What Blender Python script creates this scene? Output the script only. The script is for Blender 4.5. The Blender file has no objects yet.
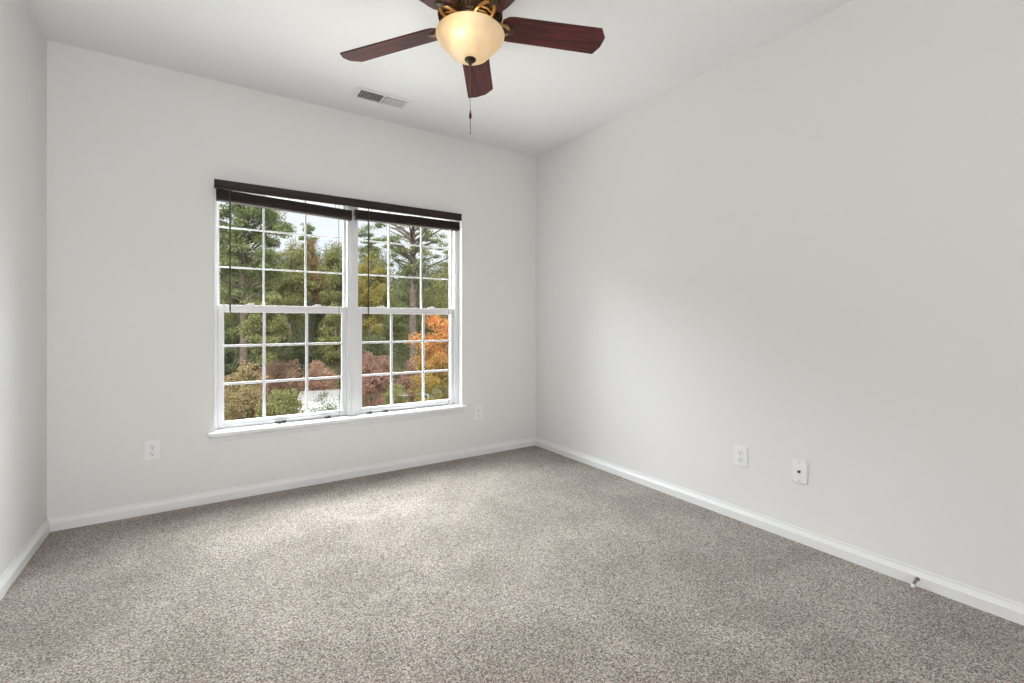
import bpy, bmesh, math, random
import numpy as np
from mathutils import Vector, Matrix

sc = bpy.context.scene
col = sc.collection
PI = math.pi

# ------------------------------------------------------------------ camera
CAM_H = 1.0385
FOC, HOR = 469.0, 322.4                           # focal length and horizon row in pixels
YAW = math.atan2(309.7, 469)                       # camera turned right of the window wall's normal
cam_d = bpy.data.cameras.new('camera')
cam_d.sensor_width = 36.0
cam_d.lens = FOC / 1024.0 * 36.0
cam_d.shift_y = -(341.5 - HOR) / 1024.0
cam_d.clip_start = 0.02
cam_d.clip_end = 400
cam = bpy.data.objects.new('camera', cam_d)
cam.location = (0, 0, CAM_H)
cam.rotation_euler = (PI / 2, 0, -YAW)
col.objects.link(cam)
sc.camera = cam

# ------------------------------------------------------------------ colour management
sc.view_settings.view_transform = 'Standard'
sc.view_settings.look = 'None'
sc.view_settings.gamma = 1.0
sc.view_settings.use_curve_mapping = False
sc.view_settings.exposure = 0.0

# ------------------------------------------------------------------ world: pale overcast sky
w = bpy.data.worlds.new('overcast_sky')
sc.world = w
w.use_nodes = True
wn, wl = w.node_tree.nodes, w.node_tree.links
bg = wn['Background']
tc = wn.new('ShaderNodeTexCoord')
nz = wn.new('ShaderNodeTexNoise'); nz.inputs['Scale'].default_value = 3.0; nz.inputs['Detail'].default_value = 4
rp = wn.new('ShaderNodeValToRGB')
rp.color_ramp.elements[0].position = 0.35; rp.color_ramp.elements[0].color = (0.80, 0.85, 0.93, 1)
rp.color_ramp.elements[1].position = 0.65; rp.color_ramp.elements[1].color = (0.92, 0.94, 0.97, 1)
wl.new(tc.outputs['Generated'], nz.inputs['Vector'])
wl.new(nz.outputs['Fac'], rp.inputs['Fac'])
wl.new(rp.outputs['Color'], bg.inputs['Color'])
bg.inputs['Strength'].default_value = 1.2

# ------------------------------------------------------------------ sun and large lights
sd = bpy.data.lights.new('hazy_sun', 'SUN')
sd.energy = 5.0; sd.angle = math.radians(20); sd.color = (1.0, 0.95, 0.86)
so = bpy.data.objects.new('hazy_sun', sd)
so.rotation_euler = (math.radians(48), 0, math.radians(-25))   # from behind the house, high
so.location = (0, -6, 12)
col.objects.link(so)


YF_FILL = -1.70


def area(name, loc, target, sx, sy, power, color):
    d = bpy.data.lights.new(name, 'AREA')
    d.shape = 'RECTANGLE'; d.size = sx; d.size_y = sy; d.energy = power; d.color = color
    o = bpy.data.objects.new(name, d)
    o.location = loc
    o.rotation_euler = (Vector(target) - Vector(loc)).to_track_quat('-Z', 'Y').to_euler()
    col.objects.link(o)
    return o


area('low_skylight', (1.2, 6.8, 4.0), (0.9, 3.3, 1.1), 7.5, 2.0, 1180, (0.94, 0.97, 1.0))
area('high_skylight', (1.0, 4.55, 3.0), (0.8, 2.2, 0.45), 3.2, 1.5, 420, (0.94, 0.97, 1.0))
area('lawn_bounce_fill', (0.9, 5.2, -0.55), (0.9, 4.2, 1.2), 4.0, 2.0, 240, (1.0, 0.99, 0.97))  # added lamp below the sill, lifts the ceiling like light off the lawn
area('rear_fill_light', (-0.17, YF_FILL, 1.0), (-1.4, 3.0, 0.95), 0.82, 1.9, 53, (0.985, 0.99, 1.0))   # added fill lamp in front of the solid wall behind the viewer

# ------------------------------------------------------------------ materials


def mat(name, color, rough=0.6, metal=0.0, spec=0.5, noise=None, bump=None, coat=0.0):
    m = bpy.data.materials.new(name); m.use_nodes = True
    n, l = m.node_tree.nodes, m.node_tree.links
    b = n['Principled BSDF']
    b.inputs['Base Color'].default_value = (*color, 1)
    b.inputs['Roughness'].default_value = rough
    b.inputs['Metallic'].default_value = metal
    b.inputs['Specular IOR Level'].default_value = spec
    b.inputs['Coat Weight'].default_value = coat
    t = n.new('ShaderNodeTexCoord')
    if noise:
        scale, amt = noise
        z = n.new('ShaderNodeTexNoise'); z.inputs['Scale'].default_value = scale; z.inputs['Detail'].default_value = 3
        r = n.new('ShaderNodeValToRGB')
        r.color_ramp.elements[0].position = 0.3; r.color_ramp.elements[1].position = 0.7
        r.color_ramp.elements[0].color = (*[max(0, c * (1 - amt)) for c in color], 1)
        r.color_ramp.elements[1].color = (*[min(1, c * (1 + amt)) for c in color], 1)
        l.new(t.outputs['Object'], z.inputs['Vector']); l.new(z.outputs['Fac'], r.inputs['Fac'])
        l.new(r.outputs['Color'], b.inputs['Base Color'])
    if bump:
        scale, strength, dist = bump
        z = n.new('ShaderNodeTexNoise'); z.inputs['Scale'].default_value = scale; z.inputs['Detail'].default_value = 4
        bp = n.new('ShaderNodeBump'); bp.inputs['Strength'].default_value = strength; bp.inputs['Distance'].default_value = dist
        l.new(t.outputs['Object'], z.inputs['Vector']); l.new(z.outputs['Fac'], bp.inputs['Height'])
        l.new(bp.outputs['Normal'], b.inputs['Normal'])
    return m


M_wall = mat('warm_white_wall_paint', (0.775, 0.768, 0.752), 0.75, spec=0.25, noise=(1.2, 0.008), bump=(180, 0.06, 0.001))
M_ceil = mat('flat_white_ceiling_paint', (0.84, 0.84, 0.84), 0.9, spec=0.1, bump=(150, 0.05, 0.001))
M_trim = mat('white_gloss_trim_paint', (0.80, 0.805, 0.81), 0.35, noise=(2.0, 0.01))
M_vinyl = mat('white_vinyl_frame', (0.74, 0.745, 0.75), 0.4, noise=(3.0, 0.01))
M_plate = mat('white_plastic_plate', (0.83, 0.83, 0.82), 0.3, noise=(5.0, 0.01))
M_slot = mat('dark_socket_slot', (0.06, 0.055, 0.05), 0.6, noise=(50, 0.1))
M_screw = mat('steel_screw', (0.55, 0.54, 0.52), 0.35, metal=1.0, noise=(60, 0.05))
M_vent = mat('white_painted_vent_steel', (0.82, 0.82, 0.81), 0.45, noise=(8, 0.02))
M_duct = mat('dark_duct_inside', (0.05, 0.047, 0.042), 0.8, noise=(10, 0.1))
M_bronze = mat('oil_rubbed_bronze', (0.055, 0.035, 0.022), 0.42, metal=0.75, noise=(30, 0.35))
M_iron = mat('brushed_antique_bronze_arm', (0.50, 0.28, 0.10), 0.38, metal=0.85, noise=(25, 0.3))
M_chain = mat('antique_brass_chain', (0.20, 0.13, 0.07), 0.4, metal=0.9, noise=(80, 0.2))
M_blind = mat('espresso_faux_wood_blind', (0.027, 0.016, 0.013), 0.5, spec=0.3, noise=(14, 0.25))
M_cord = mat('dark_brown_cord', (0.045, 0.036, 0.033), 0.7, noise=(120, 0.3))
M_spring = mat('doorstop_steel', (0.33, 0.31, 0.28), 0.35, metal=1.0, noise=(90, 0.2))
M_rubber = mat('white_rubber_tip', (0.80, 0.78, 0.75), 0.6, noise=(40, 0.03))

# carpet: flecked beige cut pile with vacuum marks
M_carpet = bpy.data.materials.new('flecked_beige_cut_pile_carpet'); M_carpet.use_nodes = True
n, l = M_carpet.node_tree.nodes, M_carpet.node_tree.links
b = n['Principled BSDF']; b.inputs['Roughness'].default_value = 0.95; b.inputs['Specular IOR Level'].default_value = 0.1
b.inputs['Sheen Weight'].default_value = 0.25; b.inputs['Sheen Roughness'].default_value = 0.5
t = n.new('ShaderNodeTexCoord')
z1 = n.new('ShaderNodeTexVoronoi'); z1.inputs['Scale'].default_value = 290
zd = n.new('ShaderNodeTexNoise'); zd.inputs['Scale'].default_value = 130; zd.inputs['Detail'].default_value = 4
sp = n.new('ShaderNodeSeparateColor'); md = n.new('ShaderNodeMath'); md.operation = 'MULTIPLY_ADD'; md.inputs[1].default_value = 0.72
m5 = n.new('ShaderNodeMath'); m5.operation = 'MULTIPLY_ADD'; m5.inputs[1].default_value = 0.7; m5.inputs[2].default_value = -0.21
l.new(z1.outputs['Color'], sp.inputs[0]); l.new(sp.outputs[0], md.inputs[0]); l.new(zd.outputs['Fac'], m5.inputs[0]); l.new(m5.outputs[0], md.inputs[2])
r1 = n.new('ShaderNodeValToRGB')
e = r1.color_ramp.elements
e[0].position = 0.12; e[0].color = (0.07, 0.051, 0.039, 1)
e[1].position = 0.88; e[1].color = (0.66, 0.595, 0.55, 1)
x = e.new(0.5); x.color = (0.32, 0.268, 0.232, 1)
z2 = n.new('ShaderNodeTexNoise'); z2.inputs['Scale'].default_value = 3.2; z2.inputs['Detail'].default_value = 3; z2.inputs['Distortion'].default_value = 0.6
r2 = n.new('ShaderNodeValToRGB')
r2.color_ramp.elements[0].position = 0.35; r2.color_ramp.elements[0].color = (0.83, 0.82, 0.81, 1)
r2.color_ramp.elements[1].position = 0.66; r2.color_ramp.elements[1].color = (1.08, 1.08, 1.09, 1)
mx = n.new('ShaderNodeMix'); mx.data_type = 'RGBA'; mx.blend_type = 'MULTIPLY'; mx.inputs['Factor'].default_value = 1.0
vo = n.new('ShaderNodeTexVoronoi'); vo.inputs['Scale'].default_value = 290
bp = n.new('ShaderNodeBump'); bp.inputs['Strength'].default_value = 0.7; bp.inputs['Distance'].default_value = 0.008
bp2 = n.new('ShaderNodeBump'); bp2.inputs['Strength'].default_value = 0.5; bp2.inputs['Distance'].default_value = 0.006
l.new(t.outputs['Object'], z1.inputs['Vector']); l.new(t.outputs['Object'], zd.inputs['Vector']); l.new(t.outputs['Object'], z2.inputs['Vector']); l.new(t.outputs['Object'], vo.inputs['Vector'])
l.new(md.outputs[0], r1.inputs['Fac']); l.new(z2.outputs['Fac'], r2.inputs['Fac'])
l.new(r1.outputs['Color'], mx.inputs[6]); l.new(r2.outputs['Color'], mx.inputs[7]); l.new(mx.outputs[2], b.inputs['Base Color'])
l.new(zd.outputs['Fac'], bp.inputs['Height']); l.new(vo.outputs['Distance'], bp2.inputs['Height'])
l.new(bp.outputs['Normal'], bp2.inputs['Normal']); l.new(bp2.outputs['Normal'], b.inputs['Normal'])

# mahogany fan blades, grain along local X
M_wood = bpy.data.materials.new('dark_mahogany_blade'); M_wood.use_nodes = True
n, l = M_wood.node_tree.nodes, M_wood.node_tree.links
b = n['Principled BSDF']; b.inputs['Roughness'].default_value = 0.42; b.inputs['Specular IOR Level'].default_value = 0.3
t = n.new('ShaderNodeTexCoord'); mp = n.new('ShaderNodeMapping'); mp.inputs['Scale'].default_value = (4, 55, 10)
z1 = n.new('ShaderNodeTexNoise'); z1.inputs['Scale'].default_value = 1.0; z1.inputs['Detail'].default_value = 5; z1.inputs['Distortion'].default_value = 0.8
r1 = n.new('ShaderNodeValToRGB')
r1.color_ramp.elements[0].position = 0.35; r1.color_ramp.elements[0].color = (0.030, 0.008, 0.007, 1)
r1.color_ramp.elements[1].position = 0.68; r1.color_ramp.elements[1].color = (0.13, 0.021, 0.019, 1)
l.new(t.outputs['Object'], mp.inputs['Vector']); l.new(mp.outputs['Vector'], z1.inputs['Vector'])
l.new(z1.outputs['Fac'], r1.inputs['Fac']); l.new(r1.outputs['Color'], b.inputs['Base Color'])

# alabaster glass bowl
M_bowl = bpy.data.materials.new('cream_alabaster_glass'); M_bowl.use_nodes = True
n, l = M_bowl.node_tree.nodes, M_bowl.node_tree.links
n.remove(n['Principled BSDF'])
t = n.new('ShaderNodeTexCoord')
z1 = n.new('ShaderNodeTexNoise'); z1.inputs['Scale'].default_value = 7; z1.inputs['Detail'].default_value = 3; z1.inputs['Distortion'].default_value = 1.2
r1 = n.new('ShaderNodeValToRGB')
r1.color_ramp.elements[0].position = 0.3; r1.color_ramp.elements[0].color = (0.80, 0.69, 0.52, 1)
r1.color_ramp.elements[1].position = 0.7; r1.color_ramp.elements[1].color = (0.92, 0.86, 0.72, 1)
df = n.new('ShaderNodeBsdfDiffuse'); tr = n.new('ShaderNodeBsdfTranslucent'); gl = n.new('ShaderNodeBsdfGlossy'); gl.inputs['Roughness'].default_value = 0.25
m1 = n.new('ShaderNodeMixShader'); m1.inputs['Fac'].default_value = 0.5
m2 = n.new('ShaderNodeMixShader'); m2.inputs['Fac'].default_value = 0.05
l.new(t.outputs['Object'], z1.inputs['Vector']); l.new(z1.outputs['Fac'], r1.inputs['Fac'])
l.new(r1.outputs['Color'], df.inputs['Color']); l.new(r1.outputs['Color'], tr.inputs['Color'])
l.new(df.outputs[0], m1.inputs[1]); l.new(tr.outputs[0], m1.inputs[2])
l.new(m1.outputs[0], m2.inputs[1]); l.new(gl.outputs[0], m2.inputs[2])
l.new(m2.outputs[0], n['Material Output'].inputs['Surface'])

# window glass
M_glass = bpy.data.materials.new('clear_window_glass'); M_glass.use_nodes = True
n, l = M_glass.node_tree.nodes, M_glass.node_tree.links
n.remove(n['Principled BSDF'])
tp = n.new('ShaderNodeBsdfTransparent'); gl = n.new('ShaderNodeBsdfGlossy'); gl.inputs['Roughness'].default_value = 0.02
zz = n.new('ShaderNodeTexNoise'); zz.inputs['Scale'].default_value = 2.0
rr = n.new('ShaderNodeValToRGB'); rr.color_ramp.elements[0].color = (0.93, 0.95, 0.94, 1); rr.color_ramp.elements[1].color = (0.97, 0.98, 0.975, 1)
mm = n.new('ShaderNodeMixShader'); mm.inputs['Fac'].default_value = 0.015
l.new(zz.outputs['Fac'], rr.inputs['Fac']); l.new(rr.outputs['Color'], tp.inputs['Color'])
l.new(tp.outputs[0], mm.inputs[1]); l.new(gl.outputs[0], mm.inputs[2]); l.new(mm.outputs[0], n['Material Output'].inputs['Surface'])


def leaf_mat(name, stops, gradient=None):
    """leaf colours picked leaf by leaf; gradient = (z0, z1, stops_low) mixes another set in lower down the plant"""
    m = bpy.data.materials.new(name); m.use_nodes = True
    n, l = m.node_tree.nodes, m.node_tree.links
    n.remove(n['Principled BSDF'])
    g = n.new('ShaderNodeNewGeometry')
    t = n.new('ShaderNodeTexCoord')
    nz = n.new('ShaderNodeTexNoise'); nz.inputs['Scale'].default_value = 0.9; nz.inputs['Detail'].default_value = 2
    l.new(t.outputs['Object'], nz.inputs['Vector'])
    ad = n.new('ShaderNodeMath'); ad.operation = 'MULTIPLY_ADD'; ad.inputs[1].default_value = 0.95
    sb = n.new('ShaderNodeMath'); sb.operation = 'MULTIPLY_ADD'; sb.inputs[1].default_value = 0.9; sb.inputs[2].default_value = -0.42
    l.new(nz.outputs['Fac'], sb.inputs[0])
    l.new(g.outputs['Random Per Island'], ad.inputs[0]); l.new(sb.outputs[0], ad.inputs[2])

    def ramp(st):
        r = n.new('ShaderNodeValToRGB'); e = r.color_ramp.elements
        e[0].position = 0.0; e[0].color = (*st[0], 1); e[1].position = 1.0; e[1].color = (*st[-1], 1)
        for i, s in enumerate(st[1:-1]):
            q = e.new((i + 1) / (len(st) - 1)); q.color = (*s, 1)
        l.new(ad.outputs[0], r.inputs['Fac'])
        return r
    r = ramp(stops); out = r.outputs['Color']
    if gradient:
        z0, z1, low = gradient
        r2 = ramp(low)
        sx = n.new('ShaderNodeSeparateXYZ'); l.new(t.outputs['Object'], sx.inputs[0])
        mr = n.new('ShaderNodeMapRange'); mr.inputs['From Min'].default_value = z0; mr.inputs['From Max'].default_value = z1
        l.new(sx.outputs['Z'], mr.inputs['Value'])
        mx = n.new('ShaderNodeMix'); mx.data_type = 'RGBA'
        l.new(mr.outputs[0], mx.inputs['Factor']); l.new(r2.outputs['Color'], mx.inputs[6]); l.new(r.outputs['Color'], mx.inputs[7])
        out = mx.outputs[2]
    d = n.new('ShaderNodeBsdfDiffuse'); tr = n.new('ShaderNodeBsdfTranslucent'); ms = n.new('ShaderNodeMixShader'); ms.inputs['Fac'].default_value = 0.35
    l.new(out, d.inputs['Color']); l.new(out, tr.inputs['Color'])
    l.new(d.outputs[0], ms.inputs[1]); l.new(tr.outputs[0], ms.inputs[2]); l.new(ms.outputs[0], n['Material Output'].inputs['Surface'])
    return m


L_pine = leaf_mat('pine_needles', [(0.15, 0.18, 0.08), (0.27, 0.30, 0.14), (0.42, 0.45, 0.24)])
L_dark = leaf_mat('dark_evergreen_leaves', [(0.11, 0.13, 0.07), (0.20, 0.22, 0.12), (0.31, 0.33, 0.19)])
L_olive = leaf_mat('olive_green_leaves', [(0.19, 0.20, 0.09), (0.33, 0.34, 0.15), (0.48, 0.45, 0.22)])
L_yellow = leaf_mat('yellowing_leaves', [(0.26, 0.23, 0.08), (0.44, 0.39, 0.14), (0.60, 0.50, 0.20)])
L_russet = leaf_mat('russet_brown_leaves', [(0.25, 0.19, 0.11), (0.40, 0.27, 0.16), (0.42, 0.36, 0.18)])
L_rust = leaf_mat('dusty_pink_autumn_leaves', [(0.30, 0.22, 0.15), (0.62, 0.38, 0.31), (0.66, 0.44, 0.35), (0.40, 0.40, 0.22)])
L_mixed = leaf_mat('mixed_autumn_leaves', [(0.15, 0.18, 0.09), (0.34, 0.36, 0.18), (0.62, 0.38, 0.25), (0.52, 0.40, 0.22)])
L_crimson = leaf_mat('crimson_autumn_leaves', [(0.20, 0.20, 0.12), (0.50, 0.24, 0.22), (0.58, 0.34, 0.30), (0.36, 0.34, 0.20)])
L_orange = leaf_mat('orange_over_green_autumn_leaves', [(0.72, 0.22, 0.13), (0.82, 0.38, 0.15), (0.76, 0.55, 0.20)],
                    (2.0, 4.0, [(0.24, 0.25, 0.08), (0.44, 0.40, 0.12), (0.66, 0.42, 0.14)]))
M_bark = mat('grey_brown_bark', (0.17, 0.135, 0.115), 0.9, spec=0.1, noise=(6, 0.35), bump=(20, 0.6, 0.03))
M_ground = mat('leaf_strewn_grass', (0.17, 0.16, 0.08), 0.95, spec=0.05, noise=(1.5, 0.4), bump=(6, 0.5, 0.05))
M_vanpaint = mat('white_vehicle_paint', (0.82, 0.82, 0.86), 0.3, noise=(1, 0.01), coat=0.3)
M_carpaint = mat('silver_vehicle_paint', (0.58, 0.60, 0.62), 0.28, metal=0.3, noise=(1, 0.02), coat=0.3)
M_autoglass = mat('dark_vehicle_glass', (0.03, 0.04, 0.05), 0.08, noise=(1, 0.05))
M_tyre = mat('black_tyre_rubber', (0.02, 0.02, 0.02), 0.8, noise=(10, 0.1))

# ------------------------------------------------------------------ mesh helper


class MB:
    def __init__(s):
        s.v, s.f = [], []

    def add(s, vs, fs):
        o = len(s.v)
        s.v += [tuple(q) for q in vs]
        s.f += [tuple(i + o for i in f) for f in fs]
        return s

    def box(s, x0, x1, y0, y1, z0, z1, M=None):
        vs = [Vector(p) for p in ((x0, y0, z0), (x1, y0, z0), (x1, y1, z0), (x0, y1, z0), (x0, y0, z1), (x1, y0, z1), (x1, y1, z1), (x0, y1, z1))]
        if M is not None:
            vs = [M @ q for q in vs]
        return s.add(vs, [(0, 3, 2, 1), (4, 5, 6, 7), (0, 1, 5, 4), (1, 2, 6, 5), (2, 3, 7, 6), (3, 0, 4, 7)])

    def prism(s, poly, axis, a, b_, M=None):
        """extrude a counter-clockwise 2D polygon along axis 'x','y','z'"""
        k = len(poly)

        def P(u, v, h):
            return Vector({'x': (h, u, v), 'y': (u, h, v), 'z': (u, v, h)}[axis])
        vs = [P(u, v, a) for u, v in poly] + [P(u, v, b_) for u, v in poly]
        if M is not None:
            vs = [M @ q for q in vs]
        return s.add(vs, [tuple(reversed(range(k))), tuple(range(k, 2 * k))] + [(i, (i + 1) % k, k + (i + 1) % k, k + i) for i in range(k)])

    def lathe(s, prof, seg=32, M=None, close=True):
        k = len(prof)
        vs, fs = [], []
        for i in range(seg):
            a = 2 * PI * i / seg
            for r, z in prof:
                q = Vector((r * math.cos(a), r * math.sin(a), z))
                vs.append(M @ q if M is not None else q)
        for i in range(seg):
            j = (i + 1) % seg
            for p in range(k - 1):
                fs.append((i * k + p, j * k + p, j * k + p + 1, i * k + p + 1))
        return s.add(vs, fs)

    def tube(s, pts, rad, seg=8, cap=True):
        pts = [Vector(p) for p in pts]
        if not hasattr(rad, '__len__'):
            rad = [rad] * len(pts)
        vs, fs = [], []
        up = Vector((0, 0, 1))
        nrm = None
        for i, p in enumerate(pts):
            d = (pts[min(i + 1, len(pts) - 1)] - pts[max(i - 1, 0)]).normalized()
            if nrm is None:
                nrm = d.cross(up)
                if nrm.length < 1e-3:
                    nrm = d.cross(Vector((1, 0, 0)))
            nrm = (nrm - d * nrm.dot(d)).normalized()
            bi = d.cross(nrm)
            for k in range(seg):
                a = 2 * PI * k / seg
                vs.append(p + (nrm * math.cos(a) + bi * math.sin(a)) * rad[i])
        for i in range(len(pts) - 1):
            for k in range(seg):
                k2 = (k + 1) % seg
                fs.append((i * seg + k, i * seg + k2, (i + 1) * seg + k2, (i + 1) * seg + k))
        if cap:
            fs.append(tuple(range(seg)))
            fs.append(tuple(reversed(range((len(pts) - 1) * seg, len(pts) * seg))))
        return s.add(vs, fs)

    def build(s, name, m, parent=None, bevel=0.0, smooth=True, loc=None):
        me = bpy.data.meshes.new(name)
        me.from_pydata(s.v, [], s.f)
        bm = bmesh.new(); bm.from_mesh(me)
        bmesh.ops.recalc_face_normals(bm, faces=bm.faces)
        bm.to_mesh(me); bm.free()
        if smooth:
            me.polygons.foreach_set('use_smooth', [True] * len(me.polygons))
            me.set_sharp_from_angle(angle=math.radians(38))
        me.materials.append(m)
        o = bpy.data.objects.new(name, me)
        col.objects.link(o)
        if parent is not None:
            o.parent = parent
        if loc is not None:
            o.location = loc
        if bevel:
            bv = o.modifiers.new('bevel', 'BEVEL'); bv.width = bevel; bv.segments = 2; bv.limit_method = 'ANGLE'
        return o


def tag(o, label=None, cat=None, group=None, kind=None):
    if label: o['label'] = label
    if cat: o['category'] = cat
    if group: o['group'] = group
    if kind: o['kind'] = kind
    return o


def thing(name, loc, label, cat, group=None, rz=0.0, kind=None):
    o = bpy.data.objects.new(name, None)
    o.empty_display_size = 0.1
    o.location = loc; o.rotation_euler = (0, 0, rz)
    col.objects.link(o)
    return tag(o, label, cat, group, kind)


# ------------------------------------------------------------------ room shell
XL, XR, YB, YF, H = -0.644, 2.361, 3.213, -1.9, 2.44
T = 0.2
OX0, OX1, OZ0, OZ1 = 0.056, 1.662, 0.378, 1.860       # window opening


def structure(o, label=None):
    o['kind'] = 'structure'
    if label: o['label'] = label
    return o


structure(MB().box(XL - T, XR + T, YF - T, YB + T, -0.12, 0.0).build('floor', M_carpet, smooth=False), 'wall to wall flecked beige brown carpet')
structure(MB().box(XL - T, XR + T, YF - T, YB + T, H, H + 0.15).build('ceiling', M_ceil, smooth=False), 'flat white ceiling')
structure(MB().box(XL - T, XL, YF - T, YB + T, 0, H).build('wall_left', M_wall, smooth=False), 'plain white wall on the left')
structure(MB().box(XR, XR + T, YF - T, YB + T, 0, H).build('wall_right', M_wall, smooth=False), 'broad plain white wall on the right')
wb = MB()
wb.box(XL, OX0, YB, YB + T, 0, H); wb.box(OX1, XR, YB, YB + T, 0, H)
wb.box(OX0, OX1, YB, YB + T, 0, OZ0); wb.box(OX0, OX1, YB, YB + T, OZ1, H)
structure(wb.build('wall_back', M_wall, smooth=False), 'white wall with the double window')
structure(MB().box(XL, XR, YF - T, YF, 0, H).build('wall_front', M_wall, smooth=False), 'plain white wall behind the viewer')

BBP = [(0, 0), (0.015, 0), (0.015, 0.040), (0.0125, 0.0435), (0.006, 0.058), (0.0055, 0.067), (0, 0.067)]
bb = MB().prism([(YB - u, z) for u, z in BBP], 'x', XL, XR)
structure(bb.build('baseboard_back', M_trim, smooth=False), 'white baseboard under the window')
bb = MB().prism([(XL + u, z) for u, z in BBP], 'y', YF, YB)
structure(bb.build('baseboard_left', M_trim, smooth=False), 'white baseboard along the left wall')
bb = MB().prism([(XR - u, z) for u, z in BBP], 'y', YF, YB)
structure(bb.build('baseboard_right', M_trim, smooth=False), 'white baseboard along the right wall')

# stool and apron under the window
st = MB().prism([(0.027, YB - 0.040), (1.684, YB - 0.040), (1.684, YB), (OX1, YB), (OX1, 3.40), (OX0, 3.40), (OX0, YB), (0.027, YB)], 'z', 0.381, 0.404)
structure(st.build('trim_1', M_trim, bevel=0.005), 'white window stool')
ap = MB().prism([(YB, 0.345), (YB, 0.381), (YB - 0.028, 0.381), (YB - 0.026, 0.376), (YB - 0.016, 0.369), (YB - 0.013, 0.356), (YB - 0.008, 0.345)], 'x', 0.042, 1.669)
structure(ap.build('trim_2', M_trim), 'white moulded apron under the window stool')


# ------------------------------------------------------------------ double hung windows
def window(name, x0, x1, jl, jr, gl_l, gl_r, gu_l, gu_r, vl, vu, label):
    """x0..x1 frame; jl/jr inside of jambs; glass edges of lower and upper sash; muntin positions"""
    cx = (x0 + x1) / 2
    root = thing(name, (cx, 3.331, 0.404), label, None, None, 0, 'structure')
    X = lambda v: v - cx
    Y = lambda v: v - 3.38
    Z = lambda v: v - 0.404
    fr = MB()
    zt = OZ1
    fr.box(X(x0), X(jl), Y(3.320), Y(3.43), 0, Z(zt))
    fr.box(X(jr), X(x1), Y(3.320), Y(3.43), 0, Z(zt))
    fr.box(X(jl), X(jr), Y(3.335), Y(3.43), Z(zt - 0.016), Z(zt))
    fr.box(X(jl), X(jr), Y(3.39), Y(3.43), 0, 0.012)
    # parting beads along the jambs
    fr.box(X(jl), X(jl + 0.005), Y(3.3635), Y(3.368), 0.012, Z(zt - 0.016)); fr.box(X(jr - 0.005), X(jr), Y(3.3635), Y(3.368), 0.012, Z(zt - 0.016))
    fr.build('frame', M_vinyl, root, bevel=0.0025)
    # lower sash, in front
    zb, zt2, gb, gt = 0.405, 1.144, 0.444, 1.099
    lo = MB()
    ya, yb = Y(3.338), Y(3.363)
    lo.box(X(jl + 0.0005), X(gl_l), ya, yb, Z(zb), Z(zt2)); lo.box(X(gl_r), X(jr - 0.0005), ya, yb, Z(zb), Z(zt2))
    lo.box(X(gl_l), X(gl_r), ya, yb, Z(zb), Z(gb)); lo.box(X(gl_l), X(gl_r), ya, yb, Z(gt), Z(zt2))
    lo.box(X(gl_l + 0.01), X(gl_r - 0.01), ya - 0.008, ya, Z(zb + 0.012), Z(zb + 0.020))   # lift rail
    los = lo.build('lower_sash', M_vinyl, root, bevel=0.002)
    mg = MB()
    for v in vl: mg.box(X(v) - 0.008, X(v) + 0.008, Y(3.343), Y(3.358), Z(gb) - 0.003, Z(gt) + 0.003)
    for z in (0.668, 0.897): mg.box(X(gl_l) - 0.003, X(gl_r) + 0.003, Y(3.344), Y(3.357), Z(z) - 0.007, Z(z) + 0.007)
    mg.build('muntin_grid', M_vinyl, los, bevel=0.0015)
    MB().box(X(gl_l) - 0.004, X(gl_r) + 0.004, Y(3.349), Y(3.352), Z(gb) - 0.004, Z(gt) + 0.004).build('glass_pane', M_glass, los, smooth=False)
    for q in (0.2, 0.77):
        lx = gl_l + q * (gl_r - gl_l)
        lk = MB().box(X(lx) - 0.025, X(lx) + 0.025, Y(3.341), Y(3.360), Z(zt2), Z(zt2) + 0.006)
        lk.lathe([(0.0, 0.014), (0.008, 0.014), (0.010, 0.006), (0.010, 0.005)], 14, Matrix.Translation((X(lx), Y(3.350), Z(zt2))))
        lk.box(X(lx) - 0.004, X(lx) + 0.022, Y(3.342), Y(3.348), Z(zt2) + 0.007, Z(zt2) + 0.013)
        lk.build('sash_lock', M_plate, los)
    # upper sash, behind
    up = MB()
    zb, zt2, gb, gt = 1.101, zt - 0.0165, 1.144, zt - 0.024
    ya, yb = Y(3.369), Y(3.394)
    up.box(X(jl + 0.0005), X(gu_l), ya, yb, Z(zb), Z(zt2)); up.box(X(gu_r), X(jr - 0.0005), ya, yb, Z(zb), Z(zt2))
    up.box(X(gu_l), X(gu_r), ya, yb, Z(zb), Z(gb)); up.box(X(gu_l), X(gu_r), ya, yb, Z(gt), Z(zt2))
    ups = up.build('upper_sash', M_vinyl, root, bevel=0.002)
    mg = MB()
    for v in vu: mg.box(X(v) - 0.0055, X(v) + 0.0055, Y(3.374), Y(3.389), Z(gb) - 0.003, Z(gt) + 0.003)
    for z in (1.374, 1.615): mg.box(X(gu_l) - 0.003, X(gu_r) + 0.003, Y(3.375), Y(3.388), Z(z) - 0.0045, Z(z) + 0.0045)
    mg.build('muntin_grid', M_vinyl, ups, bevel=0.0015)
    MB().box(X(gu_l) - 0.004, X(gu_r) + 0.004, Y(3.380), Y(3.383), Z(gb) - 0.004, Z(gt) + 0.004).build('glass_pane', M_glass, ups, smooth=False)
    return root


window('window_1', OX0 + 0.0005, 0.857, 0.075, 0.822, 0.109, 0.790, 0.085, 0.807, (0.323, 0.570), (0.323, 0.568), 'left double hung window with white grid')
window('window_2', 0.857, OX1 - 0.0005, 0.893, 1.631, 0.925, 1.606, 0.900, 1.619, (1.138, 1.383), (1.128, 1.378), 'right double hung window with white grid')
mu = MB().box(0.832, 0.882, YB + 0.050, YB + 0.058, 0.404, OZ1)
mu.box(0.845, 0.869, YB + 0.046, YB + 0.050, 0.404, OZ1)
structure(mu.build('trim_3', M_vinyl, bevel=0.002), 'white cover strip between the two windows')


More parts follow.
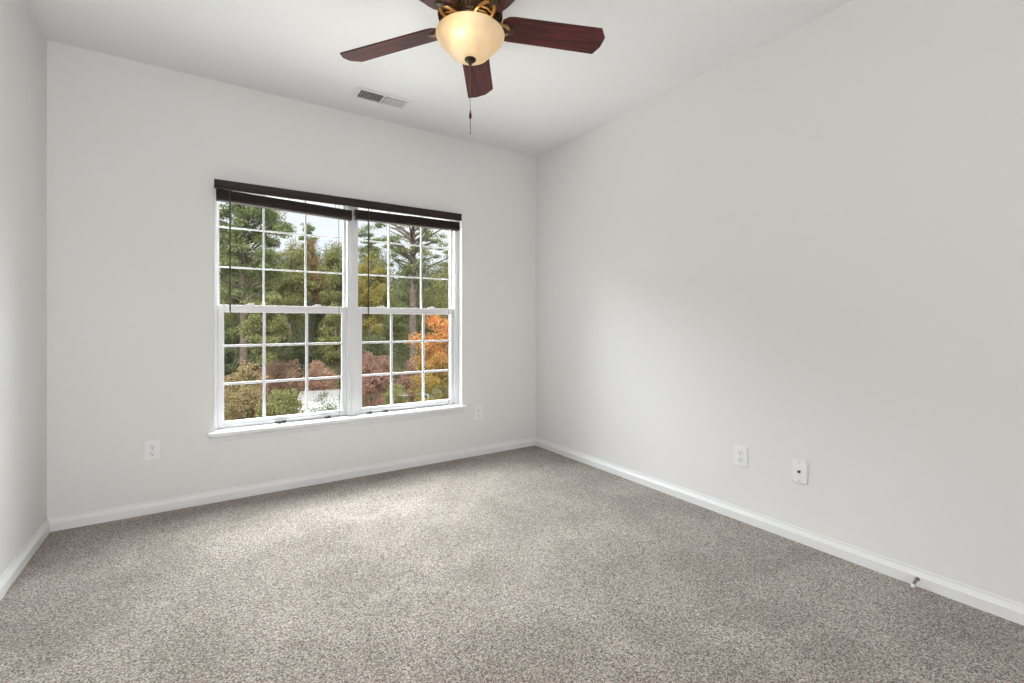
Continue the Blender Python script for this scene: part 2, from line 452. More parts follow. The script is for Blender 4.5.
# ------------------------------------------------------------------ raised blinds
def blind(x0, x1, tilt, wand_x, wand_z, cord_x, sill_path, tassels, label):
    cx = (x0 + x1) / 2
    root = thing('window_blind', (cx, 3.194, 1.854), label, 'blind', 'raised window blinds')
    X = lambda v: v - cx
    Y = lambda v: v - 3.29
    Z = lambda v: v - 1.862
    # valance board with small end returns and a beaded profile
    prof = [(3.246, 1.810), (3.258, 1.810), (3.258, 1.862), (3.248, 1.862), (3.245, 1.857), (3.246, 1.850), (3.249, 1.846), (3.249, 1.824), (3.245, 1.818)]
    va = MB().prism([(Y(a), Z(b_)) for a, b_ in prof], 'x', X(x0), X(x1))
    va.build('valance', M_blind, root)
    MB().box(X(x0 + 0.008), X(x1 - 0.008), Y(3.262), Y(3.308), Z(1.836), Z(1.862)).build('headrail', M_blind, root, bevel=0.002)
    # raised stack of slats
    sx0, sx1 = x0 + 0.010, x1 - 0.008
    sk = MB()
    random.seed(int(x0 * 100))
    nsl = 10
    for i in range(nsl):
        z = 1.754 + i * (0.046 / nsl)
        j = random.uniform(-0.0015, 0.0015)
        k = random.uniform(-0.0015, 0.0015)
        pr = []
        for q in range(7):
            u = -0.024 + 0.048 * q / 6
            pr.append((Y(3.285) + u + j, Z(z) + 0.0014 * (1 - (u / 0.024) ** 2)))
        top = [(a, b_ + 0.0028) for a, b_ in reversed(pr)]
        sk.prism(pr + top, 'x', X(sx0) + k, X(sx1) + k)
    rl = MB().box(X(sx0), X(sx1), Y(3.261), Y(3.309), Z(1.736), Z(1.753))
    for q in (sk, rl):                                # the stack hangs a little out of level
        q.v = [(a, b_, c - tilt * a / (x1 - x0)) for a, b_, c in q.v]
    sk.build('slat_stack', M_blind, root)
    rl.build('bottom_rail', M_blind, root, bevel=0.003)
    # ladder strings between headrail and stack
    for q in (0.14, 0.5, 0.86):
        u = sx0 + q * (sx1 - sx0)
        MB().tube([(X(u), Y(3.262), Z(1.836)), (X(u), Y(3.2605), Z(1.80)), (X(u), Y(3.2595), Z(1.742 - tilt * (q - 0.5)))], 0.0012, 6).build('ladder_cord', M_cord, root)
    # tilt wand with hook
    wd = MB().tube([(X(wand_x), Y(3.27), Z(1.838)), (X(wand_x), Y(3.255), Z(1.820)), (X(wand_x), Y(3.252), Z(1.800))], 0.0018, 8)
    wd.lathe([(0, 0.0), (0.0028, 0.0), (0.0032, 0.02), (0.0040, 0.03), (0.0040, wand_z - 0.02), (0.003, wand_z), (0, wand_z)], 8,
             Matrix.Translation((X(wand_x), Y(3.252), Z(1.805))) @ Matrix.Rotation(PI, 4, 'X'))
    wd.build('tilt_wand', M_cord, root)
    # lift cord hanging to the stool and lying on it
    pts = [(X(cord_x), Y(3.300), Z(1.838)), (X(cord_x), Y(3.312), Z(1.70)), (X(cord_x + 0.002), Y(3.314), Z(1.2)), (X(cord_x + 0.004), Y(3.314), Z(0.7)), (X(cord_x + 0.006), Y(3.314), Z(0.45))]
    pts += [(X(a), Y(b_), Z(c)) for a, b_, c in sill_path]
    MB().tube(pts, 0.0014, 6).build('lift_cord', M_cord, root)
    for a, b_, c, rz in tassels:
        M = Matrix.Translation((X(a), Y(b_), Z(c))) @ Matrix.Rotation(rz, 4, 'Z') @ Matrix.Rotation(PI / 2, 4, 'Y')
        MB().lathe([(0, -0.019), (0.004, -0.019), (0.0055, -0.012), (0.009, 0.004), (0.0095, 0.015), (0.007, 0.019), (0, 0.019)], 14, M).build('tassel', M_cord, root)
    return root


zs = 0.4056 + 0.008
blind(0.056, 0.8345, 0.028, 0.134, 0.70, 0.752, [(0.757, 3.335, 0.424), (0.742, 3.352, zs), (0.70, 3.362, zs), (0.64, 3.353, zs), (0.56, 3.358, zs), (0.48, 3.362, zs), (0.44, 3.362, zs + 0.004)],
      [(0.425, 3.362, zs + 0.0086, 0.1), (0.395, 3.350, zs + 0.0086, -0.3), (0.69, 3.352, zs + 0.0086, 0.25)],
      'dark brown blind raised over the left window, hung on the left')
blind(0.8355, 1.628, -0.006, 0.930, 0.71, 1.548, [(1.550, 3.335, 0.424), (1.53, 3.356, zs), (1.44, 3.363, zs), (1.32, 3.360, zs), (1.20, 3.353, zs), (1.08, 3.358, zs), (0.99, 3.354, zs + 0.003)],
      [(0.965, 3.352, zs + 0.0086, 0.15), (1.075, 3.346, zs + 0.0086, -0.15)],
      'dark brown blind raised over the right window, hung on the right')


# ------------------------------------------------------------------ wall plates (built facing -Y, then turned)
def outlet(loc, rz, label, group):
    root = thing('electrical_outlet', loc, label, 'outlet', group, rz)
    p = MB().prism([(-0.036, -0.054), (0.036, -0.054), (0.036, 0.054), (-0.036, 0.054)], 'y', -0.0055, 0.0)
    p.build('cover_plate', M_plate, root, bevel=0.003)
    for s in (-1, 1):
        poly = []
        for i in range(24):
            a = 2 * PI * i / 24
            poly.append((0.0165 * math.cos(a), max(-0.0125, min(0.0125, 0.0165 * math.sin(a))) + s * 0.0197))
        rc = MB().prism(poly, 'y', -0.0085, -0.0055).build('receptacle', M_plate, root)
        sl = MB()
        sl.box(-0.0078, -0.0054, -0.0089, -0.0080, s * 0.0197 - 0.001, s * 0.0197 + 0.008)
        sl.box(0.0054, 0.0078, -0.0089, -0.0080, s * 0.0197 - 0.001, s * 0.0197 + 0.007)
        sl.prism([(0.003 * math.cos(2 * PI * i / 12), 0.003 * math.sin(2 * PI * i / 12) + s * 0.0197 - 0.0075) for i in range(12)], 'y', -0.0089, -0.0080)
        sl.build('slots', M_slot, rc)
    MB().lathe([(0, 0.0012), (0.002, 0.001), (0.0032, 0.0)], 12, Matrix.Translation((0, -0.0055, 0)) @ Matrix.Rotation(PI / 2, 4, 'X')).build('screw', M_screw, root)
    return root


outlet((-0.227, YB, 0.343), 0, 'white double outlet on the window wall, left of the window', 'white electrical outlets')
outlet((1.802, YB, 0.333), 0, 'white double outlet low on window wall between the window and the room corner', 'white electrical outlets')
outlet((XR, 1.393, 0.337), -PI / 2, 'white double outlet on the right wall beside the cable plate', 'white electrical outlets')

cp = thing('cable_wall_plate', (XR, 1.102, 0.333), 'white blank plate with one cable jack on the right wall', 'wall plate', None, -PI / 2)
MB().prism([(-0.034, -0.055), (0.034, -0.055), (0.034, 0.055), (-0.034, 0.055)], 'y', -0.006, 0.0).build('cover_plate', M_plate, cp, bevel=0.003)
jk = MB().lathe([(0, 0.010), (0.0022, 0.010), (0.0045, 0.010), (0.0048, 0.002), (0.0065, 0.002), (0.0065, 0.0)], 12, Matrix.Translation((0, -0.006, 0)) @ Matrix.Rotation(PI / 2, 4, 'X'))
tag(jk.build('cable_jack', M_slot, cp), 'small dark jack in the middle')
for s in (-1, 1):
    MB().lathe([(0, 0.0014), (0.002, 0.0012), (0.0033, 0.0)], 12, Matrix.Translation((0, -0.006, s * 0.042)) @ Matrix.Rotation(PI / 2, 4, 'X')).build('screw', M_screw, cp)

# ------------------------------------------------------------------ spring door stop on the right baseboard
ds = thing('door_stop', (XR - 0.014, 0.660, 0.030), 'small metal spring door stop with white tip on right baseboard', 'door stop')
Mx = Matrix.Rotation(-PI / 2, 4, 'Y')
MB().lathe([(0, 0.0), (0.008, 0.0), (0.008, 0.003), (0.006, 0.006), (0.006, 0.010), (0, 0.010)], 16, Mx).build('base', M_spring, ds)
sp = []
for i in range(14 * 10 + 1):
    a = 2 * PI * i / 10
    q = i / 140.0
    sp.append((-0.007 - 0.042 * q, 0.0038 * math.cos(a), 0.0038 * math.sin(a) - 0.010 * q * q))
MB().tube(sp, 0.0015, 5).build('spring', M_spring, ds)
MB().lathe([(0, -0.002), (0.0058, -0.002), (0.0064, 0.003), (0.0058, 0.010), (0.003, 0.012), (0, 0.012)], 16, Matrix.Translation((-0.049, 0, -0.010)) @ Matrix.Rotation(-0.25, 4, 'Y') @ Mx).build('tip', M_rubber, ds)

# ------------------------------------------------------------------ ceiling vent
cv = thing('ceiling_vent', (0.943, 2.903, H), 'white louvred air register in the ceiling near the window', 'vent')
fx, fy = 0.170, 0.078
ix, iy = 0.145, 0.052
fl = MB()
for x0, x1, y0, y1 in ((-fx, -ix, -fy, fy), (ix, fx, -fy, fy), (-ix, ix, -fy, -iy), (-ix, ix, iy, fy)):
    fl.box(x0, x1, y0, y1, -0.006, 0.0)
fl.box(-0.006, 0.006, -iy, iy, -0.006, 0.0)
fl.build('flange', M_vent, cv, bevel=0.003)
MB().box(-ix, ix, -iy, iy, -0.0008, 0.0).build('duct_opening', M_duct, cv, smooth=False)
for s in (-1, 1):
    lv = MB()
    for i in range(7):
        y = -iy + 0.007 + i * (2 * iy - 0.014) / 6
        M = Matrix.Translation((s * 0.0755, y, -0.0075)) @ Matrix.Rotation(math.radians(30 if s < 0 else 6), 4, 'X')
        hw = 0.0075 if s < 0 else 0.0055
        lv.box(-0.0685, 0.0685, -hw, hw, -0.0006, 0.0006, M)
    lv.build('louvre_bank', M_vent, cv)
for s in (-1, 1):
    MB().lathe([(0, -0.0015), (0.0025, -0.0012), (0.004, 0.0)], 12, Matrix.Translation((s * 0.1575, 0, -0.006))).build('screw', M_screw, cv)

# ------------------------------------------------------------------ ceiling fan
FX, FY = 0.9036, 1.674
fan = thing('ceiling_fan', (FX, FY, H), 'five blade mahogany ceiling fan with lit cream glass bowl and pull chain', 'ceiling fan')
Zf = lambda v: v - H
MB().lathe([(0, Zf(2.44)), (0.085, Zf(2.44)), (0.085, Zf(2.425)), (0.070, Zf(2.395)), (0.045, Zf(2.385)), (0, Zf(2.385))], 40).build('canopy', M_bronze, fan)
mh = MB().lathe([(0, Zf(2.395)), (0.060, Zf(2.395)), (0.085, Zf(2.388)), (0.112, Zf(2.372)), (0.127, Zf(2.345)), (0.131, Zf(2.318)), (0.131, Zf(2.296)), (0.126, Zf(2.288)), (0.126, Zf(2.280)),
                 (0.131, Zf(2.274)), (0.129, Zf(2.266)), (0.121, Zf(2.264)), (0.118, Zf(2.270)), (0.074, Zf(2.270)), (0.070, Zf(2.262)), (0, Zf(2.262))], 60)
for i in range(40):                                   # radial cooling fins on the underside
    M = Matrix.Rotation(2 * PI * i / 40, 4, 'Z')
    mh.box(0.072, 0.119, -0.0022, 0.0022, Zf(2.2635), Zf(2.271), M)
mh.build('motor_housing', M_bronze, fan)
MB().lathe([(0, Zf(2.264)), (0.066, Zf(2.264)), (0.070, Zf(2.258)), (0.066, Zf(2.252)), (0.058, Zf(2.248)), (0.056, Zf(2.226)), (0.062, Zf(2.220)), (0.062, Zf(2.206)), (0, Zf(2.206))], 40).build('switch_housing', M_bronze, fan)

PITCH = math.radians(-12.6)
WOBBLE = Matrix.Rotation(math.radians(-3.57), 4, Vector((0.551, 0.834, 0)))     # the blade ring hangs slightly out of level
for i in range(5):
    ang = math.radians(56.3 + 72 * i)
    R = Matrix.Rotation(ang, 4, 'Z')
    outline = [(0.128, -0.040), (0.150, -0.058), (0.175, -0.062), (0.380, -0.065), (0.563, -0.069), (0.598, -0.026), (0.599, 0.026), (0.581, 0.069), (0.380, 0.065), (0.175, 0.062), (0.150, 0.058), (0.128, 0.040)]
    m = MB().prism(outline, 'z', -0.003, 0.003)
    blade = m.build('fan_blade', M_wood, fan, bevel=0.0015)
    blade.location = (0, 0, Zf(2.2438))
    blade.rotation_euler = (WOBBLE @ R @ Matrix.Rotation(PITCH, 4, 'X')).to_euler()
    # blade iron: two curved bars from the hub to a round medallion under the blade root
    ir = MB()
    for s in (-1, 1):
        pts = []
        for k in range(13):
            q = k / 12
            r = 0.050 + 0.110 * q
            y = s * (0.006 + 0.024 * math.sin(PI * q) ** 0.8 + 0.004 * q)
            zz = -0.002 - 0.016 * math.sin(PI * q) * (1 - 0.4 * q) - 0.004 * q
            pts.append((r, y, zz))
        ir.tube(pts, [0.0078 - 0.0022 * math.sin(PI * k / 12) for k in range(13)], 8)
    for k in range(3):                                # leaf scroll between the bars
        r = 0.078 + 0.022 * k
        ir.tube([(r, -0.022, -0.012), (r + 0.012, 0, -0.017), (r, 0.022, -0.012)], 0.003, 6)
    irn = ir.build('blade_iron', M_iron, blade)
    md = MB().lathe([(0, -0.013), (0.012, -0.0125), (0.022, -0.010), (0.0265, -0.006), (0.0275, -0.003), (0, -0.003)], 28, Matrix.Translation((0.160, 0, 0)) @ Matrix.Diagonal((1.12, 1, 1, 1)))
    md.build('medallion', M_bronze, blade)

bowl_prof = [(0.112, 2.226), (0.128, 2.228), (0.135, 2.225), (0.1385, 2.217), (0.1365, 2.205), (0.129, 2.189), (0.118, 2.175), (0.107, 2.164), (0.0985, 2.155), (0.0925, 2.145), (0.085, 2.133), (0.073, 2.119), (0.056, 2.109), (0.030, 2.103), (0.0, 2.101)]
bowl_prof = [(r, 2.101 + (z - 2.101) * 0.845) for r, z in bowl_prof]
inner = [(r - 0.004 if r > 0.01 else 0.0, z + 0.004) for r, z in reversed(bowl_prof)]
bowl = MB().lathe([(r, Zf(z)) for r, z in bowl_prof + inner], 64).build('light_bowl', M_bowl, fan)
MB().lathe([(0.018, Zf(2.107)), (0.0225, Zf(2.102)), (0.0235, Zf(2.098)), (0.019, Zf(2.093)), (0.010, Zf(2.089)), (0.0065, Zf(2.080)), (0.003, Zf(2.076)), (0, Zf(2.076))], 24).build('finial', M_bronze, bowl)
MB().lathe([(0, Zf(2.208)), (0.058, Zf(2.208)), (0.058, Zf(2.200)), (0.020, Zf(2.198)), (0.006, Zf(2.190)), (0.006, Zf(2.104)), (0, Zf(2.104))], 24).build('fitter_rod', M_bronze, fan)
# beaded pull chain through the finial
ch = MB()
nb = 57
for k in range(nb):
    z = 2.076 - 0.0033 * k
    ch.lathe([(0, 0.0013), (0.0011, 0.0008), (0.0014, 0), (0.0011, -0.0008), (0, -0.0013)], 6, Matrix.Translation((0, 0, Zf(z))))
ch.tube([(0, 0, Zf(2.077)), (0, 0, Zf(2.076 - 0.0033 * nb))], 0.0006, 5)
chain = ch.build('pull_chain', M_chain, fan)
zc = 2.076 - 0.0033 * nb
MB().lathe([(0, 0.006), (0.0022, 0.006), (0.0028, -0.002), (0.0056, -0.012), (0.0058, -0.020), (0.0040, -0.026), (0.0014, -0.028), (0, -0.028)], 16, Matrix.Translation((0, 0, Zf(zc)))).build('pull_fob', M_bronze, chain)
MB().tube([(0, 0, Zf(zc - 0.028)), (0, 0, Zf(zc - 0.082))], 0.0013, 6).lathe([(0, 0.003), (0.0022, 0.001), (0.0022, -0.003), (0, -0.005)], 10, Matrix.Translation((0, 0, Zf(zc - 0.084)))).build('chain_end', M_chain, chain)
# the lit bulbs inside the bowl
for q, (bx, by, bz, en) in enumerate(((-0.070, -0.052, 2.166, 0.82), (0.055, 0.012, 2.186, 0.28))):
    d = bpy.data.lights.new('fan_bulb', 'POINT'); d.energy = en; d.color = (1.0, 0.88, 0.70); d.shadow_soft_size = 0.022
    o = bpy.data.objects.new('fan_bulb', d); o.parent = fan; o.location = (bx, by, Zf(bz)); col.objects.link(o)

# ------------------------------------------------------------------ outdoors
GZ = -3.2
gm = MB()
rng = random.Random(5)
nx, ny = 36, 30
for j in range(ny + 1):
    for i in range(nx + 1):
        gm.v.append((-30 + 90 * i / nx, 3.6 + 90 * j / ny, GZ + rng.uniform(-0.05, 0.05)))
for j in range(ny):
    for i in range(nx):
        a = j * (nx + 1) + i
        gm.f.append((a, a + 1, a + nx + 2, a + nx + 1))
structure(gm.build('ground', M_ground), 'leaf strewn lawn below the window')


def sight(px, Y):
    """where the line of sight at picture column px meets the depth Y: (X, metres per pixel)"""
    q = (px - 512) / FOC
    sx, cx_ = math.sin(YAW), math.cos(YAW)
    t = Y / (cx_ - q * sx)
    return t * (sx + q * cx_), t / FOC


def quads(name, cen, siz, m, parent, rs, flat=0.0, aspect=0.55):
    """many small leaf quads, one mesh; cen (n,3)"""
    n_ = len(cen)
    a = rs.normal(size=(n_, 3)); a /= np.linalg.norm(a, axis=1)[:, None]
    b_ = rs.normal(size=(n_, 3))
    if flat:
        a[:, 2] *= 1 - flat; a /= np.linalg.norm(a, axis=1)[:, None]
    b_ -= a * (a * b_).sum(1)[:, None]; b_ /= np.linalg.norm(b_, axis=1)[:, None]
    s = (siz * rs.uniform(0.6, 1.3, n_))[:, None]
    u, v = a * s * 0.5, b_ * s * 0.5 * aspect
    V = np.stack([cen - u, cen + v - u * 0.1, cen + u, cen - v - u * 0.1], axis=1).reshape(-1, 3)
    me = bpy.data.meshes.new(name)
    me.vertices.add(n_ * 4); me.vertices.foreach_set('co', V.astype(np.float32).ravel())
    me.loops.add(n_ * 4); me.loops.foreach_set('vertex_index', np.arange(n_ * 4, dtype=np.int32))
    me.polygons.add(n_); me.polygons.foreach_set('loop_start', np.arange(0, n_ * 4, 4, dtype=np.int32))
    me.polygons.foreach_set('loop_total', np.full(n_, 4, dtype=np.int32))
    me.update(calc_edges=True); me.validate()
    me.materials.append(m)
    o = bpy.data.objects.new(name, me); col.objects.link(o); o.parent = parent
    return o


def plant(name, label, cat, group, px, Y, ytop, halfpx, ybase, m, clumps=30, per=160, leaf=0.13, cr=0.22, flat=1.0, trunk=0.0, seed=0, lean=0.0, depth=None, shape='ball', bare=0):
    """a tree or shrub standing on the ground; ytop/ybase/halfpx give the crown's extent as heights over the lawn"""
    rs = np.random.RandomState(seed + int(px))
    per = int(per * 2.2); leaf *= 0.66
    X, mpp = sight(px, Y)
    ztop = CAM_H + (HOR - ytop) * mpp - GZ
    zbase = max(0.15, CAM_H + (HOR - ybase) * mpp - GZ)
    rx = halfpx * mpp
    ry = depth if depth else rx
    root = thing(name, (X, Y, GZ), label, cat, group)
    zc_, rz_ = (ztop + zbase) / 2, (ztop - zbase) / 2
    cs = []
    while len(cs) < clumps:
        p = rs.uniform(-1, 1, 3)
        rr_ = np.linalg.norm(p)
        if rr_ > 1 or rr_ < 0.35:
            continue
        p = p * rs.uniform(0.8, 1.18)
        k = 1.0
        if shape == 'cone':
            k = max(0.15, 0.5 - 0.5 * p[2]) * 1.3
        elif shape == 'umbrella':
            k = 0.75 + 0.25 * p[2]
        cs.append((p[0] * rx * k * 0.88 + lean * (p[2] + 1) / 2, p[1] * ry * k * 0.88, zc_ + p[2] * rz_ * 0.9))
    cs = np.array(cs)
    rad = cr * min(rx, rz_ * 1.3) * rs.uniform(0.85, 1.8, clumps)
    d = rs.normal(size=(clumps, per, 3))
    d /= np.linalg.norm(d, axis=2)[:, :, None]
    d *= rs.uniform(0.05, 1, (clumps, per, 1)) ** 0.75
    pts = cs[:, None, :] + d * rad[:, None, None] * np.array([1.25, 1.25, 1.0 * flat])
    pts = pts.reshape(-1, 3)
    pts = pts[pts[:, 2] > 0.03]
    quads('foliage', pts, leaf, m, root, rs)
    # trunk and limbs
    tr_ = MB()
    if trunk:
        top = zc_ + 0.55 * rz_
        nseg = 8
        tp_ = [(lean * 0.5 * max(0, (z - zbase) / (ztop - zbase)) + rs.uniform(-0.04, 0.04), rs.uniform(-0.04, 0.04), z) for z in np.linspace(-0.05, top, nseg)]
        tr_.tube(tp_, [trunk * (1 - 0.75 * k / (nseg - 1)) for k in range(nseg)], 8)
        br = tr_
        for c in cs[::2]:
            z0 = max(0.25 * zbase, min(top * 0.96, c[2] - 0.5 * math.hypot(c[0], c[1])))
            k = np.interp(z0, [p[2] for p in tp_], range(nseg)); k0 = int(min(nseg - 2, k)); fr_ = k - k0
            s0 = [tp_[k0][a] * (1 - fr_) + tp_[k0 + 1][a] * fr_ for a in range(3)]
            mid = [(s0[a] + c[a]) / 2 for a in range(3)]; mid[2] += 0.06 * rz_ * rs.uniform(-1, 1)
            r0 = trunk * 0.28
            br.tube([s0, mid, list(c)], [r0, r0 * 0.7, r0 * 0.25], 5)
        for k in range(bare):                          # leafless twigs reaching past the crown
            a = rs.uniform(0, 2 * PI); z0 = top * rs.uniform(0.6, 0.95)
            e_ = (rx * 0.6 * math.cos(a), ry * 0.6 * math.sin(a), z0 + rz_ * rs.uniform(0.15, 0.45))
            br.tube([(lean * 0.4, 0, z0), (e_[0] * 0.5, e_[1] * 0.5, z0 + (e_[2] - z0) * 0.35), e_], [trunk * 0.22, trunk * 0.14, trunk * 0.05], 5)
        br.build('trunk', M_bark, root)
    else:
        for k in range(5):
            a = 2 * PI * k / 5 + rs.uniform(-0.3, 0.3)
            c = cs[int(rs.randint(len(cs)))]
            tr_.tube([(0.06 * math.cos(a), 0.06 * math.sin(a), -0.03), (c[0] * 0.4, c[1] * 0.4, c[2] * 0.6), tuple(c)], [0.02, 0.014, 0.006], 5)
        tr_.build('stems', M_bark, root)
    return root


G1, G2 = 'trees beyond the lawn', 'shrubs and bushes seen through the window'
# the wood behind, back to front
plant('evergreen_tree', 'dark evergreen filling the wood at the left edge of the left window', 'tree', G1, 232, 42, 226, 40, 395, L_dark, 110, 190, 0.22, 0.24, 1, 0.25, 1)
plant('evergreen_tree', 'dark evergreen in the deep wood behind the dusty pink shrub', 'tree', G1, 280, 53, 236, 38, 380, L_dark, 110, 190, 0.27, 0.24, 1, 0.25, 2)
plant('evergreen_tree', 'dark evergreen in the deep wood behind the white van', 'tree', G1, 328, 43.8, 238, 38, 395, L_dark, 110, 190, 0.22, 0.24, 1, 0.25, 3)
plant('evergreen_tree', 'dark evergreen behind the yellowing tree in the right window', 'tree', G1, 374, 53, 248, 36, 380, L_dark, 110, 190, 0.27, 0.24, 1, 0.25, 4)
plant('evergreen_tree', 'dark evergreen in the wood behind the bare limbed pine', 'tree', G1, 418, 42, 258, 34, 395, L_dark, 100, 190, 0.22, 0.24, 1, 0.25, 5)
plant('evergreen_tree', 'dark evergreen in the wood at the right edge of the right window', 'tree', G1, 460, 53, 250, 36, 380, L_dark, 100, 190, 0.27, 0.24, 1, 0.25, 6)
plant('pine_tree', 'slim distant pine whose round top stands alone against the sky', 'tree', G1, 308, 58, 222, 10, 256, L_pine, 26, 80, 0.24, 0.26, 0.7, 0.14, 7, shape='umbrella')
plant('leafy_tree', 'olive green tree topped by the sky at right of the left window', 'tree', G1, 339, 32, 244, 20, 340, L_olive, 80, 150, 0.16, 0.2, 1, 0.16, 8)
plant('russet_tree', 'russet brown crown in the middle of the left window', 'tree', G1, 312, 37.6, 238, 15, 310, L_russet, 50, 150, 0.17, 0.25, 1, 0.15, 9)
plant('leafy_tree', 'bright olive tree in the middle of the left window', 'tree', G1, 290, 34.5, 236, 22, 330, L_olive, 80, 150, 0.16, 0.2, 1, 0.16, 10)
plant('pine_tree', 'tall pine spreading over the top left panes of the left window', 'tree', G1, 243, 24, 168, 46, 300, L_pine, 120, 150, 0.15, 0.13, 0.7, 0.2, 11, bare=5)
plant('pine_tree', 'mid height pine under the tall pine at the left', 'tree', G1, 236, 32.5, 236, 30, 350, L_pine, 100, 160, 0.16, 0.18, 0.8, 0.18, 12)
plant('leafy_tree', 'olive green tree low in the left window under the mid height pine', 'tree', G1, 264, 20.5, 288, 22, 366, L_olive, 60, 150, 0.12, 0.2, 0.9, 0.11, 13)
plant('leafy_tree', 'round green tree behind the white van', 'tree', G1, 336, 27, 302, 16, 392, L_olive, 60, 150, 0.13, 0.22, 1, 0.12, 14)
plant('pine_tree', 'pine with layered branches left of the yellowing tree', 'tree', G1, 370, 36, 226, 20, 290, L_pine, 40, 130, 0.17, 0.2, 0.5, 0.16, 15, shape='umbrella')
plant('yellowing_tree', 'yellowing green tree at the left of the right window', 'tree', G1, 370, 28, 250, 22, 340, L_yellow, 80, 150, 0.15, 0.2, 1, 0.14, 16)
plant('bare_limbed_pine', 'tall thin crowned pine with forked bare limbs in the right window', 'tree', G1, 413, 24.5, 190, 46, 296, L_pine, 80, 80, 0.14, 0.1, 0.5, 0.30, 17, bare=9)
plant('leafy_tree', 'grey green tree behind the orange tree', 'tree', G1, 442, 30, 264, 24, 370, L_olive, 80, 150, 0.15, 0.2, 1, 0.13, 18)
plant('pine_tree', 'low pine boughs beside the bare limbed pine trunk', 'tree', G1, 391, 33.5, 284, 18, 372, L_pine, 60, 150, 0.14, 0.22, 0.8, 0.12, 19)
# dark undergrowth between the trunks
plant('undergrowth_bush', 'dark bush among the trunks at the left edge of the left window', 'bush', G2, 228, 28.2, 338, 16, 395, L_dark, 40, 150, 0.13, 0.28, 1, 0, 31)
plant('undergrowth_bush', 'dark bush among the trunks behind the yellow and orange shrub', 'bush', G2, 264, 30.2, 340, 15, 395, L_dark, 40, 150, 0.13, 0.28, 1, 0, 32)
plant('undergrowth_bush', 'dark bush among the trunks right behind the dusty pink middle shrub', 'bush', G2, 297, 32.0, 334, 20, 392, L_dark, 40, 150, 0.14, 0.28, 1, 0, 33)
plant('undergrowth_bush', 'dark bush among the trunks behind the crimson shrub', 'bush', G2, 372, 23.0, 330, 20, 400, L_dark, 40, 150, 0.13, 0.28, 1, 0, 35)
plant('undergrowth_bush', 'dark bush between the bare limbed pine trunk and the orange tree', 'bush', G2, 424, 28.0, 332, 22, 392, L_dark, 40, 150, 0.14, 0.28, 1, 0, 36)
# the far wood closing the view, one uncounted mass of leaves
rs_ = np.random.RandomState(77)
nw = 52000
wx = rs_.uniform(-28, 58, nw); wy = rs_.uniform(61, 68, nw)
tops = 9.5 + 1.6 * np.sin(wx * 0.55) + 1.1 * np.sin(wx * 1.37 + 1.0) + 0.8 * np.sin(wx * 2.9 + 2.0)
wz = tops * rs_.uniform(0.02, 1, nw) ** 0.8
wr = bpy.data.objects.new('woodland', None); wr.location = (0, 0, GZ); col.objects.link(wr)
tag(wr, 'far dark wood closing the view behind all the nearer trees', 'woods', None, 'stuff')
quads('foliage', np.stack([wx, wy, wz], axis=1), 0.55, L_dark, wr, rs_)
# autumn shrubs
plant('autumn_shrub', 'dusty pink shrub in the middle of the left window', 'shrub', G2, 278, 22.4, 358, 20, 400, L_rust, 40, 140, 0.12, 0.3, 1, 0, 20)
plant('autumn_shrub', 'yellow and orange shrub at the lower left of the left window', 'shrub', G2, 246, 19.2, 366, 16, 400, L_mixed, 34, 140, 0.11, 0.3, 1, 0, 21)
plant('autumn_shrub', 'dusty pink shrub rising behind the white van', 'shrub', G2, 318, 24, 364, 18, 405, L_rust, 34, 140, 0.12, 0.3, 1, 0, 22)
plant('autumn_shrub', 'low bush of mixed autumn leaves nearest the left jamb', 'shrub', G2, 238, 17.2, 382, 24, 440, L_mixed, 50, 150, 0.09, 0.26, 1, 0, 23)
plant('green_shrub', 'low green bush left of the white van', 'shrub', G2, 283, 14.6, 390, 20, 440, L_olive, 44, 150, 0.09, 0.28, 1, 0, 24)
plant('crimson_shrub', 'crimson shrub at the lower left of the right window', 'shrub', G2, 375, 16.8, 344, 20, 425, L_crimson, 50, 130, 0.10, 0.24, 1, 0, 25)
plant('crimson_shrub', 'low crimson shrub at the foot of the bare limbed pine', 'shrub', G2, 411, 18.6, 356, 12, 410, L_crimson, 34, 120, 0.10, 0.28, 1, 0, 26)
plant('green_shrub', 'low green bush in front of the silver car', 'shrub', G2, 392, 14.5, 384, 15, 440, L_olive, 34, 130, 0.08, 0.3, 1, 0, 27)
plant('orange_tree', 'orange topped small tree at the lower right of the right window', 'tree', G1, 443, 15.0, 307, 30, 425, L_orange, 90, 130, 0.10, 0.18, 1, 0.06, 28)
plant('green_shrub', 'thin twiggy bush in front of the white van', 'shrub', G2, 324, 13.0, 393, 21, 440, L_dark, 40, 60, 0.055, 0.26, 1, 0, 29)


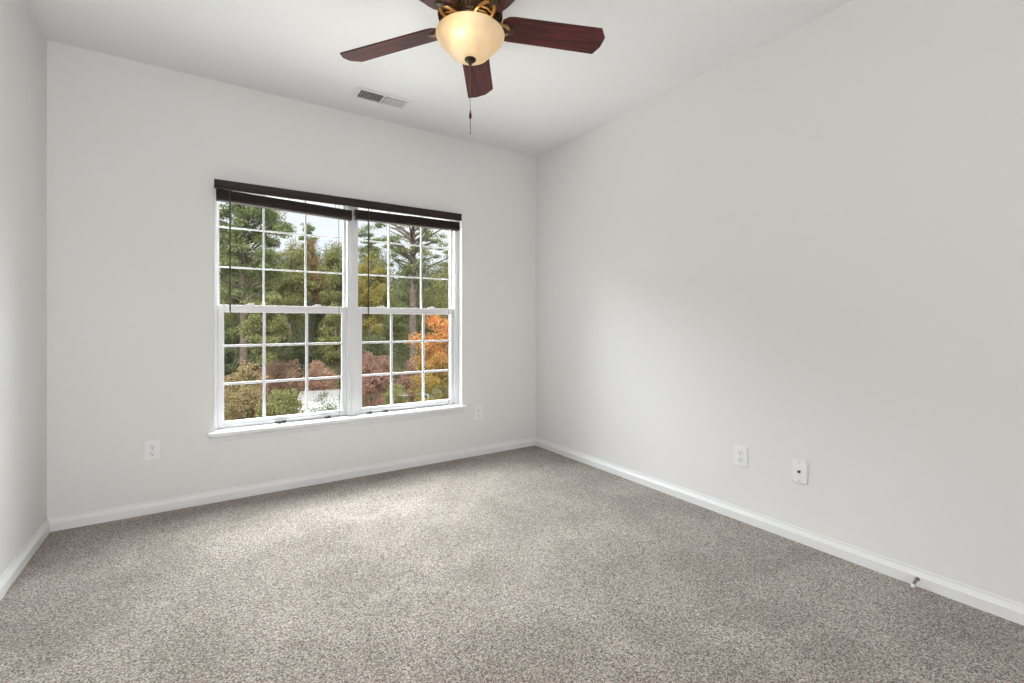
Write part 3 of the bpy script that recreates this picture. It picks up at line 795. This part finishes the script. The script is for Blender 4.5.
# ------------------------------------------------------------------ vehicles on the drive
def vehicle(name, label, cat, loc, rz, L, W, body, roofpts, paint, wheel_r):
    """body: side outline (x,z) of the painted shell; roofpts: side outline of the glazed cabin"""
    root = thing(name, loc, label, cat, None, rz)
    bm_ = MB().prism(body, 'y', -W / 2, W / 2)
    bo = bm_.build('body', paint, root, bevel=0.06)
    MB().prism(roofpts, 'y', -W / 2 * 0.93, W / 2 * 0.93).build('cabin_glass', M_autoglass, root, bevel=0.03)
    tops = sorted(roofpts, key=lambda p: -p[1])[:2]
    xa, xb = sorted((tops[0][0], tops[1][0])); zt_ = tops[0][1]
    MB().box(xa - 0.04, xb + 0.04, -W / 2 * 0.94, W / 2 * 0.94, zt_ - 0.02, zt_ + 0.05).build('roof', paint, root, bevel=0.03)
    bot = sorted(roofpts, key=lambda p: p[1])[:2]
    x0, x1 = sorted((bot[0][0], bot[1][0])); zb_ = bot[0][1]
    for s in (-1, 1):
        y = s * W / 2 * 0.93
        for u0, u1 in ((x0, xa), ((x0 + x1) / 2, (xa + xb) / 2), (x1, xb)):
            MB().tube([(u0, y, zb_), (u1, y, zt_)], 0.04, 6).build('pillar', paint, root)
        for x in (-L * 0.31, L * 0.31):
            M = Matrix.Translation((x, s * (W / 2 - 0.1), wheel_r)) @ Matrix.Rotation(PI / 2, 4, 'X')
            MB().lathe([(0, -0.1), (wheel_r * 0.6, -0.1), (wheel_r, -0.08), (wheel_r, 0.08), (wheel_r * 0.6, 0.1), (0, 0.1)], 24, M).build('wheel', M_tyre, root)
    return root


X, mpp = sight(323, 17.0)
vz = CAM_H + (HOR - 402) * mpp - GZ
va_ = math.atan2(17.0, X)
vehicle('van', 'white van parked beyond the twiggy bush in the left window', 'van', (X + 2.0 * math.cos(va_), 17.0 + 2.0 * math.sin(va_), GZ), va_, 4.2, 1.75,
        [(-2.1, 0.35), (2.1, 0.35), (2.1, 1.0), (1.6, 1.25), (1.2, vz - 0.1), (1.0, vz), (-1.95, vz), (-2.1, vz - 0.1)],
        [(0.4, vz - 0.62), (1.3, vz - 0.62), (1.05, vz - 0.10), (0.4, vz - 0.10)], M_vanpaint, 0.33)
X, mpp = sight(410, 20.8)
cz = CAM_H + (HOR - 391.5) * mpp - GZ
va_ = math.atan2(20.3, X)
vehicle('car', 'silver car half hidden by the green bush in the right window', 'car', (X, 20.8, GZ), va_ + 0.05, 3.9, 1.6,
        [(-1.95, 0.3), (1.95, 0.3), (1.95, 0.75), (1.1, cz - 0.55), (-1.7, cz - 0.5), (-1.95, cz - 0.6)],
        [(-1.5, cz - 0.52), (0.95, cz - 0.56), (0.35, cz - 0.04), (-1.0, cz - 0.04)], M_carpaint, 0.31)
